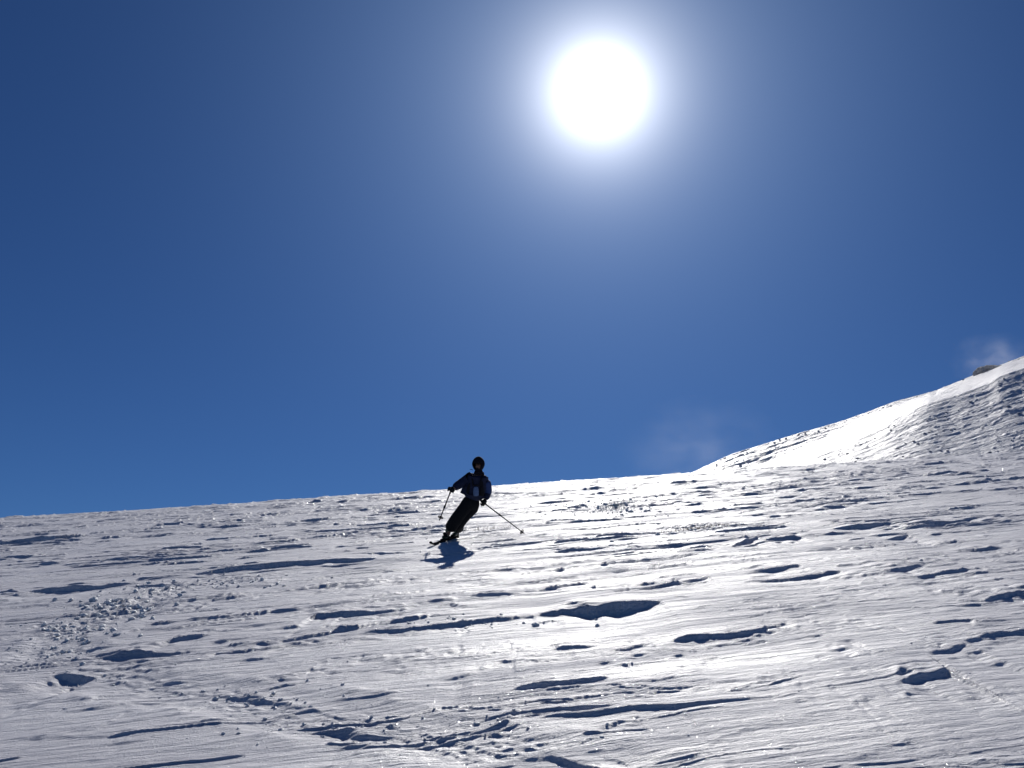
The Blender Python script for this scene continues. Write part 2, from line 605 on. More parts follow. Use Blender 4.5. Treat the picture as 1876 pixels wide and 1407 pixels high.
    z += g * 0.0125 * fbm(u / 0.17, v / 0.08, 4, 93) * (0.4 + sstep(-.1, .3, noise(u / 0.8, v / 0.6, 94)))
    # broken snow thrown out of the turn
    for (cx, cy, ru, rv, am) in DEBRIS:
        e = np.exp(-(((u - cx) / ru) ** 2 + ((v - cy) / rv) ** 2))
        z += am * e * np.maximum(fbm(u / 0.13, v / 0.10, 4, 95) + 0.1, -0.05)
    # the slope rolls over beyond the crest
    c = np.clip(v - 43.5, 0, None)
    z -= 0.0032 * c * c / (1 + c * 0.010)
    return z


DEBRIS = []
for (x, y, rx, ry, am) in [(215, 1112, 60, 14, 0.07), (140, 1150, 55, 16, 0.06), (300, 1082, 60, 10, 0.05),
                           (430, 1060, 90, 8, 0.035), (110, 1190, 80, 12, 0.03), (260, 1225, 80, 10, 0.03),
                           (560, 1320, 120, 22, 0.02), (860, 1365, 160, 24, 0.022), (1130, 928, 55, 12, 0.05),
                           (1280, 965, 70, 9, 0.06)]:
    u_, v_ = uv_at(x, y)
    u2, _ = uv_at(x + rx, y - rx * 0.066)
    _, v2 = uv_at(x, y - ry)
    DEBRIS.append((u_, v_, abs(u2 - u_), abs(v2 - v_), am))


def build_ground():
    # row spacing follows how finely the ground is seen, as distance grows
    s = np.concatenate([np.linspace(720, 205, 640)[:-1], np.linspace(205, 59, 560)])
    v_main = CAMH * FPX / s
    v_near = np.linspace(-25, v_main[0], 46)[:-1]
    v_back = v_main[-1] + np.cumsum(np.linspace(0.5, 6.0, 60))
    v = np.concatenate([v_near, v_main, v_back])
    t_mid = np.linspace(-0.62, 0.62, 850)
    ext = 0.62 + np.cumsum(np.geomspace(0.002, 0.35, 46))
    t = np.concatenate([-ext[::-1], t_mid, ext])
    w = np.maximum(v, v_main[0])
    V = np.repeat(v[:, None], len(t), 1)
    U = w[:, None] * t[None, :]
    Z = height(U, V)
    co = np.stack([U, V, Z], -1).reshape(-1, 3)
    me = np_mesh('snow_slope', co, grid_quads(len(v), len(t)))
    o = link_mesh('snow_slope', me, SNOW)
    o.matrix_world = M_SLOPE
    tag(o, kind='structure')
    return o


build_ground()


def ground_at(u, v):
    z = float(height(np.array([u]), np.array([v]))[0])
    return to_world(u, v, z)


# ------------------------------------------------------------------ the mountain flank behind
RIDGE = [(1150, 905), (1230, 882), (1277, 861), (1342, 831), (1410, 810), (1457, 795), (1538, 773), (1637, 737),
         (1715, 715), (1782, 688), (1876, 652), (2050, 590), (2400, 470)]
BTOP = [(1150, 925), (1230, 902), (1277, 884), (1342, 868), (1410, 845), (1460, 824), (1538, 790), (1623, 752),
        (1708, 719), (1782, 692), (1876, 658), (2050, 600), (2400, 485)]
BBOT = [(1150, 960), (1230, 935), (1277, 920), (1342, 895), (1430, 855), (1528, 820), (1640, 769), (1701, 742),
        (1782, 712), (1876, 672), (2050, 615), (2400, 510)]


def flank_point(px, py, depth):
    d = ray(px, py)
    return CAM + d * (depth / d.dot(cF))


def build_flank():
    nc = 620
    xs = np.linspace(1150, 2380, nc)
    yr = np.interp(xs, *zip(*RIDGE)); yt = np.interp(xs, *zip(*BTOP)); yb = np.interp(xs, *zip(*BBOT))
    yb = yb + 7 * noise(xs / 150.0, xs * 0 + .3, 221) + 2 * noise(xs / 45.0, xs * 0 + .3, 223); yt = yt + 4 * noise(xs / 120.0, xs * 0 + .3, 222)
    yt = np.maximum(yt, yr + 2); yb = np.maximum(yb, yt + 3)
    k = np.ones(9) / 9
    ylow = np.maximum(yb + 8, 925 - 0.05 * (xs - 1277))
    keys = [(-1.0, None), (0, yr), (1, yt), (2, yb), (3, ylow)]
    dep = {0: 262.0, 1: 250.6, 2: 203.0, 3: 147.0}
    rows, R = [], []
    tt = np.concatenate([np.linspace(0, 1, 50)[:-1], np.linspace(1, 2, 60)[:-1], np.linspace(2, 3, 190)])
    Y = {0: yr, 1: yt, 2: yb, 3: ylow}
    pts = np.zeros((len(tt), nc, 3))
    fx = np.array(cF); rx = np.array(cR); ux = np.array(cU)
    DD = np.zeros((len(tt), nc)); 
    for i, t in enumerate(tt):
        a = min(int(t), 2); f = t - a
        y = Y[a] * (1 - f) + Y[a + 1] * f
        dep[3] = 155.0 - np.clip(xs - 1420, -60, 700) * 0.043
        d = dep[a] * (1 - f) + dep[a + 1] * f + (xs - 1500) * 0.02 - (5.0 * (1 - sstep(1330, 1560, xs)) * (1 - abs(t - 1)) if t < 2 else 0)
        pts[i] = d[:, None] * fx + ((xs - PW / 2) * d / FPX)[:, None] * rx - ((y - PH / 2) * d / FPX)[:, None] * ux
        DD[i] = d
    # normal of the broad surface, for the relief
    # coordinates along and across the flow of the slope
    al = pts[..., 0] * 0.93 + pts[..., 2] * 0.35
    ac = pts[..., 1]
    rel = 0.20 * fbm(al / 22.0, ac / 4.0, 4, 201) + 0.16 * fbm(al / 5.0, ac / 1.6, 5, 202, 0.65)
    n = fbm(al / 7.0, ac / 2.6, 4, 203)
    rel += 0.15 * sstep(0.12, 0.2, n) * np.exp(-np.clip(n - 0.12, 0, 9) / 0.2)
    T = tt[:, None]
    calm = sstep(0.75, 1.05, T) * (1 - sstep(1.95, 2.12, T))
    rel *= (1 - 0.90 * calm)
    rel *= 0.7 + 0.3 * sstep(0.0, 0.5, T)
    rel += 0.05 * fbm(al / 12.0, ac / 1.5, 3, 204) * calm
    pts[..., 2] += rel
    # the far side of the ridge falls away
    back = []
    for j in range(1, 14):
        b = pts[0].copy()
        b[:, 1] += j * 6.0
        b[:, 2] -= 0.05 * (j * 6.0) ** 1.5
        back.append(b)
    # the foot runs down behind the near crest
    foot = []
    for j in range(1, 8):
        b = pts[-1].copy()
        b[:, 1] -= j * 8.0
        b[:, 2] -= j * 5.0
        foot.append(b)
    allp = np.concatenate([np.array(back[::-1]), pts, np.array(foot)], 0)
    me = np_mesh('mountain_slope', allp.reshape(-1, 3), grid_quads(allp.shape[0], nc)[:, ::-1])
    o = link_mesh('mountain_slope', me, SNOW_FAR)
    tag(o, kind='structure')
    return tt, xs, pts


FT, FX, FP = build_flank()

rock_m = NT('rock')
rf = rock_m.noise(rock_m.coords(), 1.4, 6, 0.6)
rock_m.link(rock_m.ramp(rf, [(0.3, (0.15, 0.155, 0.17)), (0.7, (0.30, 0.33, 0.39))]), rock_m.bsdf.inputs['Base Color'])
rock_m.bsdf.inputs['Roughness'].default_value = 0.9
rock_m.link(rock_m.bump(rf, 1.0, 0.3), rock_m.bsdf.inputs['Normal'])
ROCK = rock_m.mat


def lump_mesh(bm, c, sx, sy, sz, seed, sub=1, rotz=0.0, jag=0.25):
    r = random.Random(seed)
    res = bmesh.ops.create_icosphere(bm, subdivisions=sub, radius=1.0)
    R = Matrix.Rotation(rotz, 3, 'Z') @ Matrix.Rotation(r.uniform(-.3, .3), 3, 'X')
    for vt in res['verts']:
        k = 1 + r.uniform(-jag, jag)
        vt.co = Vector(c) + R @ Vector((vt.co.x * sx * k, vt.co.y * sy * k, vt.co.z * sz * k))


def stuff_lumps(name, items, mat, label=None, cat=None, smooth=False, matrix=None):
    bm = bmesh.new()
    for i, (c, sx, sy, sz, rz) in enumerate(items):
        lump_mesh(bm, c, sx, sy, sz, i * 7 + 1, 1, rz)
    me = bpy.data.meshes.new(name)
    bm.to_mesh(me); bm.free()
    o = link_mesh(name, me, mat)
    if matrix is not None:
        o.matrix_world = matrix
    if smooth:
        me.polygons.foreach_set('use_smooth', np.ones(len(me.polygons), dtype=bool))
    tag(o, label, cat, kind='stuff')
    return o


items = []
tries = 0
while len(items) < 900 and tries < 20000:
    tries += 1
    i = int(rng.integers(len(FT))); j = int(rng.integers(len(FX)))
    t = FT[i]
    if 0.9 < t < 2.03: continue
    if FX[j] > 2000: continue
    p = FP[i, j]
    g = fbm(np.array([p[0] / 9]), np.array([p[1] / 5]), 3, 210)[0]
    if g < 0.08 and t > 0.3: continue
    s = 0.07 + 0.24 * random.random() ** 4
    items.append((tuple(p + np.array([0, 0, -0.02])), s * 1.6, s, s * 0.7, random.uniform(-.5, .5)))
stuff_lumps('rubble', items, ROCK, 'dark stones scattered over the wind scoured mountain flank', 'stones')

# the outcrop on the ridge
bm = bmesh.new()
pc = flank_point(1806, 683, 261)
for k, (dx, dz, sx, sz) in enumerate([(-1.4, 0.0, 1.8, 1.3), (0.4, 0.3, 2.0, 1.7), (2.4, 0.9, 2.2, 1.4), (-0.6, 1.0, 1.1, 0.9), (4.2, 1.4, 1.6, 0.9)]):
    lump_mesh(bm, (pc.x + dx, pc.y + 0.3 * k, pc.z + dz), sx, 2.0, sz, 31 + k, 3, 0.2, 0.09)
me = bpy.data.meshes.new('rock_outcrop'); bm.to_mesh(me); bm.free()
o = link_mesh('rock_outcrop', me, ROCK)
tag(o, 'grey rocky knob on the far ridge with snow blowing off it', 'rock')

# ------------------------------------------------------------------ blowing snow
def spindrift(name, c, size, dens, scale, seed, label, rot=0.0):
    m = NT(name + '_air')
    m.n.remove(m.bsdf)
    vol = m.node('ShaderNodeVolumePrincipled')
    vol.inputs['Color'].default_value = (0.95, 0.97, 1.0, 1)
    vol.inputs['Anisotropy'].default_value = 0.55
    tc = m.node('ShaderNodeTexCoord')
    ln = m.node('ShaderNodeVectorMath', operation='LENGTH')
    m.link(tc.outputs['Object'], ln.inputs[0])
    mp = m.node('ShaderNodeMapping'); mp.inputs['Location'].default_value = (seed, seed * 2, 0)
    m.link(tc.outputs['Object'], mp.inputs['Vector'])
    n = m.noise(mp.outputs[0], scale, 5, 0.6)
    edge = m.math('POWER', m.math('SUBTRACT', 1.0, ln.outputs['Value'], clamp=True), 1.5)
    nn = m.math('SUBTRACT', n, 0.44, clamp=True)
    d = m.math('MULTIPLY', m.math('MULTIPLY', edge, nn), dens * 10)
    m.link(d, vol.inputs['Density'])
    m.link(vol.outputs[0], m.out.inputs['Volume'])
    bm = bmesh.new()
    bmesh.ops.create_icosphere(bm, subdivisions=3, radius=1.0)
    me = bpy.data.meshes.new(name); bm.to_mesh(me); bm.free()
    o = link_mesh(name, me, m.mat)
    o.location = c
    o.scale = size
    o.rotation_euler = (0, rot, 0)
    tag(o, label, 'blowing snow', kind='stuff')
    return o


spindrift('blowing_snow', flank_point(1822, 662, 256), (13.0, 6, 9.0), 0.022, 2.0, 3.0,
          'thin white plume of snow blown up from the rock outcrop on the ridge')
spindrift('blowing_snow', flank_point(1285, 830, 125), (12.0, 6, 8.5), 0.012, 2.0, 8.0,
          'faint drifting veil of snow over the crest where the far flank begins')

# ------------------------------------------------------------------ bits on the snow
def place_items(cx, cy, rx, ry, n, smin, smax, flat=0.7):
    out = []
    for _ in range(n):
        x = random.gauss(cx, rx); y = random.gauss(cy, ry)
        if y < 890 + 0.0 * x: continue
        u, v = uv_at(x, y)
        out.append((u, v, random.uniform(0, 1) ** 3 * (smax - smin) + smin, flat))
    return out


raw = []
for (cx, cy, rx, ry, n, a, b) in [(215, 1112, 45, 10, 170, .006, .045), (135, 1150, 40, 10, 130, .006, .04),
                                  (100, 1190, 70, 12, 90, .005, .03), (290, 1085, 50, 7, 90, .006, .04),
                                  (430, 1064, 90, 6, 90, .006, .03), (150, 1240, 40, 8, 30, .005, .015),
                                  (450, 1275, 70, 10, 60, .004, .02), (700, 1330, 150, 20, 110, .003, .014),
                                  (900, 1140, 90, 6, 40, .005, .025), (1050, 935, 60, 8, 60, .01, .04),
                                  (1130, 930, 45, 8, 150, .01, .05), (1290, 968, 50, 6, 80, .01, .04),
                                  (820, 1000, 25, 6, 30, .005, .02),
                                  (900, 1150, 500, 110, 60, .003, .011), (1500, 950, 200, 40, 30, .01, .04)]:
    raw += place_items(cx, cy, rx, ry, n, a, b)
us = np.array([r[0] for r in raw]); vs = np.array([r[1] for r in raw])
hz = height(us, vs)
items = [((r[0], r[1], float(hz[i]) + r[2] * 0.35), r[2] * random.uniform(.9, 1.8), r[2], r[2] * random.uniform(.4, .9), random.uniform(0, 3))
         for i, r in enumerate(raw)]
chunk_m = NT('snow_chunk_crust')
cf = chunk_m.noise(chunk_m.coords(), 90.0, 4, 0.6)
chunk_m.link(chunk_m.ramp(cf, [(0.3, (0.70, 0.72, 0.75)), (0.7, (0.82, 0.84, 0.87))]), chunk_m.bsdf.inputs['Base Color'])
chunk_m.bsdf.inputs['Roughness'].default_value = 0.55
chunk_m.link(chunk_m.bump(cf, 0.7, 0.01), chunk_m.bsdf.inputs['Normal'])
stuff_lumps('snow_chunks', items, chunk_m.mat, 'loose broken snow crumbs thrown out along the old ski track', 'snow chunks', matrix=M_SLOPE)


def blades(name, spots, mat, label, cat, hmin, hmax, wid):
    verts, faces = [], []
    us = np.array([s[0] for s in spots]); vs = np.array([s[1] for s in spots])
    hz = height(us, vs)
    for i, (u, v) in enumerate(spots):
        h = random.uniform(hmin, hmax) * (0.5 + random.random())
        lx, ly = random.gauss(0.10, 0.3) * h, random.gauss(0, 0.3) * h
        a = random.uniform(0, math.pi)
        w = wid * random.uniform(.6, 1.3)
        base = Vector((u, v, float(hz[i]) - 0.01))
        b0 = len(verts)
        for k in range(3):                       # three-sided tapering stalk
            an = a + k * 2.094
            verts.append(base + Vector((math.cos(an) * w, math.sin(an) * w, 0)))
        for k in range(3):
            an = a + k * 2.094
            verts.append(base + Vector((lx * .4 + math.cos(an) * w * .7, ly * .4 + math.sin(an) * w * .7, h * .6)))
        verts.append(base + Vector((lx, ly, h)))
        for k in range(3):
            n = (k + 1) % 3
            faces.append((b0 + k, b0 + n, b0 + 3 + n, b0 + 3 + k))
            faces.append((b0 + 3 + k, b0 + 3 + n, b0 + 6))
    me = bpy.data.meshes.new(name)
    me.from_pydata([tuple(x) for x in verts], [], faces)
    me.update()
    o = link_mesh(name, me, mat)
    o.matrix_world = M_SLOPE
    tag(o, label, cat, kind='stuff')
    return o


straw = cloth('dry_straw', (0.16, 0.12, 0.07), 0.9, 30)
heath = cloth('frosted_heath', (0.26, 0.34, 0.36), 0.8, 30)
spots = []
for _ in range(170):
    x = random.uniform(842, 935); y = 973 - (x - 845) * 0.06 + random.gauss(0, 2.2)
    spots.append(uv_at(x, y))
blades('dry_grass', spots, straw, 'thin dry grass stalks sticking out of the snow behind the skier', 'grass', 0.02, 0.075, 0.0035)
spots = []
for _ in range(3000):
    a = random.uniform(0, 6.283); r = min(1.5, abs(random.gauss(0, 0.70)))
    x = 1128 + 48 * r * math.cos(a); y = 928 + 11 * r * math.sin(a) - (x - 1128) * 0.05
    spots.append(uv_at(x, y))
for _ in range(350):
    x = random.uniform(1150, 1230); y = 915 - (x - 1150) * 0.06 + random.gauss(0, 1.5)
    spots.append(uv_at(x, y))
blades('frosted_heather', spots, heath, 'low blue green frosted heather patch poking through the bright snow near the crest', 'heather', 0.008, 0.032, 0.008)
spots = []
for _ in range(500):
    x = random.gauss(1290, 34); y = 968 - (x - 1290) * 0.08 + random.gauss(0, 2.5)
    spots.append(uv_at(x, y))
blades('grass_stubble', spots, straw, 'stubble of dry grass in a long low patch right of the skier', 'grass', 0.015, 0.05, 0.005)

# ------------------------------------------------------------------ the skier
navy = cloth('navy_jacket_cloth', (0.010, 0.016, 0.048), 0.8, 80)
lit_sleevem = cloth('lit_sleeve_cloth', (0.025, 0.055, 0.17), 0.75, 80)  # jacket cloth again, with the light on the left arm painted in as brighter blue
black = cloth('black_trouser_cloth', (0.010, 0.011, 0.013), 0.85, 80, spec=0.15)
dark = cloth('dark_vest_cloth', (0.012, 0.012, 0.016), 0.85, 80, spec=0.15)
blue = cloth('pale_blue_panel', (0.10, 0.16, 0.30), 0.7, 80)
hatm = cloth('dark_hat_knit', (0.012, 0.012, 0.020), 0.9, 200, spec=0.1)
skin = cloth('weathered_skin', (0.22, 0.12, 0.085), 0.6, 40)
bootm = cloth('boot_shell', (0.02, 0.035, 0.022), 0.4, 20)
bootg = cloth('boot_buckle_green', (0.12, 0.20, 0.12), 0.4, 20)
lens = cloth('dark_lens', (0.005, 0.005, 0.007), 0.15, 20, spec=0.6)
alu = cloth('pole_alloy', (0.03, 0.03, 0.035), 0.4, 20)
skib = cloth('ski_base', (0.012, 0.012, 0.016), 1.0, 20, spec=0.0)
skit = cloth('ski_topsheet', (0.12, 0.13, 0.16), 0.35, 20)

FEET_UV = uv_at(821, 992)
FEET = ground_at(*FEET_UV)
ZF = (FEET - CAM).dot(cF)
SZ = 0.17058 * ZF / FPX                          # metres per unit of the figure's sketch
# the figure stands in a frame parallel to the camera's at its own distance
fR, fU, fB = cR, cU, -cF                         # right, up, towards the camera
px_f = PW / 2 + (FEET - CAM).dot(cR) / ZF * FPX
py_f = PH / 2 - (FEET - CAM).dot(cU) / ZF * FPX
OX, OY = (px_f - 760) / 0.17058, (py_f - 810) / 0.17058


def J(x, y, d=0.0):
    """sketch coordinates (right, down) and metres towards the camera -> metres from the feet"""
    return fR * ((x - OX) * SZ) + fU * ((OY - y) * SZ) + fB * d


def root_empty(name, loc):
    o = bpy.data.objects.new(name, None)
    o.empty_display_size = 0.2
    COL.objects.link(o)
    o.location = loc
    return o


def skin_obj(name, chains, mat, parent, sub=2, root=0, smooth=True):
    """chains: {joint: (Vector, rx, ry)}, edges by name"""
    joints, edges = chains
    names = list(joints)
    me = bpy.data.meshes.new(name + '_cage')
    me.from_pydata([tuple(joints[k][0]) for k in names], [(names.index(a), names.index(b)) for a, b in edges], [])
    me.update()
    tmp = bpy.data.objects.new(name + '_cage', me)
    COL.objects.link(tmp)
    sk = tmp.modifiers.new('skin', 'SKIN')
    sk.use_smooth_shade = True
    for i, k in enumerate(names):
        me.skin_vertices[0].data[i].radius = (joints[k][1], joints[k][2])
        me.skin_vertices[0].data[i].use_root = (i == root)
    ss = tmp.modifiers.new('sub', 'SUBSURF'); ss.levels = sub; ss.render_levels = sub
    dg = bpy.context.evaluated_depsgraph_get()
    ev = tmp.evaluated_get(dg)
    nm = bpy.data.meshes.new_from_object(ev)
    nm.name = name
    bpy.data.objects.remove(tmp)
    nm.polygons.foreach_set('use_smooth', np.ones(len(nm.polygons), dtype=bool))
    return link_mesh(name, nm, mat, parent)


person = root_empty('person', FEET)
tag(person, 'skier in dark hat, blue jacket and black trousers leaning hard into a turn', 'person')

gA = ground_at(*uv_at(815, 993)); gB = ground_at(*uv_at(833, 988))
footA = gA + PN * 0.022 - FEET
footB = gB + PN * 0.030 - FEET
lean = (PN + fR * 0.5).normalized()

# body (one continuous figure under the clothes)
jt = {
    'pelvis': (J(628, 605, .00), .105, .085), 'belly': (J(650, 530, .03), .115, .09), 'chest': (J(672, 430, .05), .14, .10),
    'neckb': (J(684, 345, .05), .07, .07), 'neck': (J(686, 315, .06), .052, .052), 'head': (J(684, 268, .08), .068, .080),
    'crown': (J(686, 218, .06), .066, .080),
    'shR': (J(600, 372, .03), .045, .045), 'elR': (J(505, 432, .10), .042, .042), 'wrR': (J(418, 488, .22), .030, .03), 'haR': (J(395, 512, .26), .035, .025),
    'shL': (J(748, 395, .03), .045, .045), 'elL': (J(790, 520, -.04), .042, .042), 'wrL': (J(752, 618, .06), .030, .03), 'haL': (J(738, 645, .09), .035, .025),
    'hipR': (J(570, 655, .02), .07, .075), 'knR': (J(445, 800, .16), .058, .06), 'anR': (footA + lean * .16, .032, .032), 'ftR': (footA + lean * .09, .028, .028),
    'hipL': (J(640, 660, .00), .07, .075), 'knL': (J(510, 800, .10), .058, .06), 'anL': (footB + lean * .16, .032, .032), 'ftL': (footB + lean * .09, .028, .028)}
ed = [('pelvis', 'belly'), ('belly', 'chest'), ('chest', 'neckb'), ('neckb', 'neck'), ('neck', 'head'), ('head', 'crown'),
      ('chest', 'shR'), ('shR', 'elR'), ('elR', 'wrR'), ('wrR', 'haR'), ('chest', 'shL'), ('shL', 'elL'), ('elL', 'wrL'), ('wrL', 'haL'),
      ('pelvis', 'hipR'), ('hipR', 'knR'), ('knR', 'anR'), ('anR', 'ftR'), ('pelvis', 'hipL'), ('hipL', 'knL'), ('knL', 'anL'), ('anL', 'ftL')]
body = skin_obj('body', (jt, ed), skin, person)

# jacket: trunk and sleeves
jj = {'hem': (J(628, 612, .01), .155, .125), 'waist': (J(645, 545, .03), .150, .12), 'rib': (J(662, 470, .04), .160, .125),
      'chest': (J(674, 400, .05), .155, .12), 'collar': (J(684, 340, .05), .085, .08),
      'shR': (J(598, 368, .03), .075, .075), 'uaR': (J(548, 402, .06), .074, .074), 'elR': (J(500, 438, .10), .070, .07), 'faR': (J(455, 462, .16), .068, .068), 'cuR': (J(425, 482, .21), .048, .048),
      'shL': (J(748, 392, .03), .078, .08), 'uaL': (J(772, 460, .00), .070, .07), 'elL': (J(782, 530, -.04), .066, .066), 'faL': (J(770, 580, .02), .058, .058), 'cuL': (J(754, 612, .06), .048, .048)}
je = [('hem', 'waist'), ('waist', 'rib'), ('rib', 'chest'), ('chest', 'collar'), ('chest', 'shR'), ('shR', 'uaR'), ('uaR', 'elR'), ('elR', 'faR'), ('faR', 'cuR'),
      ('chest', 'shL'), ('shL', 'uaL'), ('uaL', 'elL'), ('elL', 'faL'), ('faL', 'cuL')]
jj['hem'] = (J(622, 628, .00), .150, .125)
jj = {k: (a, b * 1.38, c * 1.3) for k, (a, b, c) in jj.items()}
skin_obj('jacket', (jj, je), navy, person, root=2)

sl = {'a': (J(757, 405, .035), .100, .10), 'b': (J(776, 465, .01), .094, .095), 'c': (J(784, 530, -.03), .090, .09), 'd': (J(770, 582, .02), .078, .078)}
skin_obj('lit_sleeve', (sl, [('a', 'b'), ('b', 'c'), ('c', 'd')]), lit_sleevem, person)  # shell over the jacket's left arm, its lit look put into the colour

# trousers
tj = {'waist': (J(642, 560, .02), .125, .105), 'seat': (J(608, 648, -.02), .150, .13),
      'thR': (J(545, 700, .06), .108, .11), 'knR': (J(462, 800, .14), .092, .095), 'shR': (J(400, 890, .09), .088, .09), 'cfR': (footA + lean * .20, .072, .085),
      'thL': (J(600, 705, .00), .105, .11), 'knL': (J(505, 812, .08), .088, .095), 'shL': (J(460, 890, .00), .084, .09), 'cfL': (footB + lean * .20, .070, .085)}
te = [('waist', 'seat'), ('seat', 'thR'), ('thR', 'knR'), ('knR', 'shR'), ('shR', 'cfR'), ('seat', 'thL'), ('thL', 'knL'), ('knL', 'shL'), ('shL', 'cfL')]
tj = {k: (a, b * 1.42, c * 1.4) for k, (a, b, c) in tj.items()}
skin_obj('trousers', (tj, te), black, person, root=1)

# dark vest over the jacket, with the two straps and the paler front panel
vj = {'low': (J(592, 575, .125), .09, .05), 'mid': (J(606, 490, .145), .09, .05), 'top': (J(630, 400, .15), .07, .045)}
skin_obj('vest_side', (vj, [('low', 'mid'), ('mid', 'top')]), dark, person)
vj = {'low': (J(722, 575, .125), .06, .05), 'mid': (J(718, 490, .145), .05, .045), 'top': (J(708, 400, .15), .05, .04)}
skin_obj('vest_side', (vj, [('low', 'mid'), ('mid', 'top')]), dark, person)
pj = {'a': (J(660, 570, .20), .055, .03), 'b': (J(661, 515, .215), .060, .03), 'c': (J(660, 462, .215), .040, .025)}
skin_obj('front_panel', (pj, [('a', 'b'), ('b', 'c')]), blue, person)
sj = {'a': (J(620, 452, .22), .014, .012), 'b': (J(664, 448, .25), .014, .012), 'c': (J(706, 452, .22), .014, .012)}
skin_obj('chest_strap', (sj, [('a', 'b'), ('b', 'c')]), dark, person)
for (a, b, c) in (((612, 345, .08), (622, 385, .21), (630, 450, .22)), ((742, 335, .08), (718, 385, .21), (702, 450, .22))):
    sj = {'a': (J(*a), .020, .016), 'b': (J(*b), .020, .014), 'c': (J(*c), .016, .012)}
    skin_obj('shoulder_strap', (sj, [('a', 'b'), ('b', 'c')]), dark, person)
# collar and scarf round the neck
cj = {'a': (J(686, 350, .06), .10, .09), 'b': (J(686, 312, .075), .088, .085), 'c': (J(685, 292, .085), .075, .08)}
skin_obj('neck_gaiter', (cj, [('a', 'b'), ('b', 'c')]), hatm, person)


# head: hood or hat round the face, goggles, nose, ears hidden by the hat
def ell(name, c, axes, radii, mat, parent, keep=None, seg=24, rings=16, thick=0.0):
    bm = bmesh.new()
    bmesh.ops.create_uvsphere(bm, u_segments=seg, v_segments=rings, radius=1.0)
    if keep is not None:
        dead = [f for f in bm.faces if not keep(f.calc_center_median())]
        bmesh.ops.delete(bm, geom=dead, context='FACES')
    for vt in bm.verts:
        p = vt.co.copy()
        if name == 'hat':
            w = 1 - 0.22 * max(0, -p.z) - 0.10 * max(0, p.z - 0.4); p.x *= w; p.y *= w
        vt.co = c + axes[0] * (p.x * radii[0]) + axes[1] * (p.y * radii[1]) + axes[2] * (p.z * radii[2])
    if thick:
        bmesh.ops.recalc_face_normals(bm, faces=bm.faces[:])
        bmesh.ops.solidify(bm, geom=bm.faces[:], thickness=-thick)
    me = bpy.data.meshes.new(name); bm.to_mesh(me); bm.free()
    me.polygons.foreach_set('use_smooth', np.ones(len(me.polygons), dtype=bool))
    return link_mesh(name, me, mat, parent)


face_dir = (fB + fR * -0.22 + fU * 0.02).normalized()
h_up = (fU - face_dir * fU.dot(face_dir)).normalized()
h_rt = h_up.cross(face_dir).normalized()
hc = J(684, 243, .06)
AX = (h_rt, face_dir, h_up)
ell('hat', hc + h_up * 0.012, AX, (.120, .132, .150), hatm, person, keep=lambda p: not (p.y > 0.60 and -0.62 < p.z < 0.26 and abs(p.x) < 0.62), thick=0.012)
nose = {'a': (hc + face_dir * .096 + h_up * .012, .010, .010), 'b': (hc + face_dir * .118 - h_up * .020, .015, .013)}
skin_obj('nose', (nose, [('a', 'b')]), skin, person)
for sgn in (-1, 1):
    gl = {'a': (hc + face_dir * .098 + h_rt * .012 * sgn + h_up * .022, .021, .008), 'b': (hc + face_dir * .088 + h_rt * .045 * sgn + h_up * .022, .021, .008)}
    skin_obj('goggle_lens', (gl, [('a', 'b')]), lens, person)
mo = {'a': (hc + face_dir * .095 - h_up * .05 - h_rt * .022, .007, .006), 'b': (hc + face_dir * .100 - h_up * .052, .011, .008), 'c': (hc + face_dir * .095 - h_up * .05 + h_rt * .022, .007, .006)}
skin_obj('mouth', (mo, [('a', 'b'), ('b', 'c')]), lens, person)
# the loose cord of the hat blown sideways
co = {'a': (J(628, 300, .05), .006, .006), 'b': (J(610, 289, .05), .006, .006), 'c': (J(590, 291, .04), .004, .004)}
skin_obj('hat_cord', (co, [('a', 'b'), ('b', 'c')]), hatm, person)
# hood folded behind the neck
hd = {'a': (J(742, 335, -.03), .03, .03), 'b': (J(690, 345, -.09), .05, .05), 'c': (J(632, 335, -.03), .03, .03)}
skin_obj('hood', (hd, [('a', 'b'), ('b', 'c')]), navy, person, root=1)


def glove(palm, along, across, out):
    """palm centre; along = from wrist to knuckles, across = towards the thumb side, out = back of the hand"""
    g = {'w': (palm - along * .065, .050, .048), 'p': (palm, .060, .046), 'k': (palm + along * .035, .056, .038)}
    e = [('w', 'p'), ('p', 'k')]
    o = skin_obj('glove', (g, e), black, person)
    for i, (off, ln) in enumerate(((.030, .034), (.010, .038), (-.010, .036), (-.029, .029))):
        b = palm + along * .030 + across * off
        f = {'a': (b, .014, .014), 'b': (b + along * ln - out * .008, .0125, .0125),
             'c': (b + along * (ln * .9) - out * .040, .0115, .0115), 'd': (b + along * (ln * .25) - out * .050, .010, .010)}
        skin_obj('finger', (f, [('a', 'b'), ('b', 'c'), ('c', 'd')]), black, o, sub=1)
    b = palm + across * .038 - along * .015
    f = {'a': (b, .016, .015), 'b': (b + across * .016 + along * .030 - out * .012, .0145, .0145), 'c': (b + along * .052 - out * .030, .012, .012)}
    skin_obj('thumb', (f, [('a', 'b'), ('b', 'c')]), black, o, sub=1)


def orth(pole, fore):
    across = -pole.normalized()
    out = (-fore + 0 * across)
    return across, out


handR, handL = J(398, 502, .25), J(736, 640, .09)
# the poles
tipR, tipL = J(286, 800, .62), None
TL_uv = uv_at(962, 980)
TL_w = ground_at(*TL_uv)
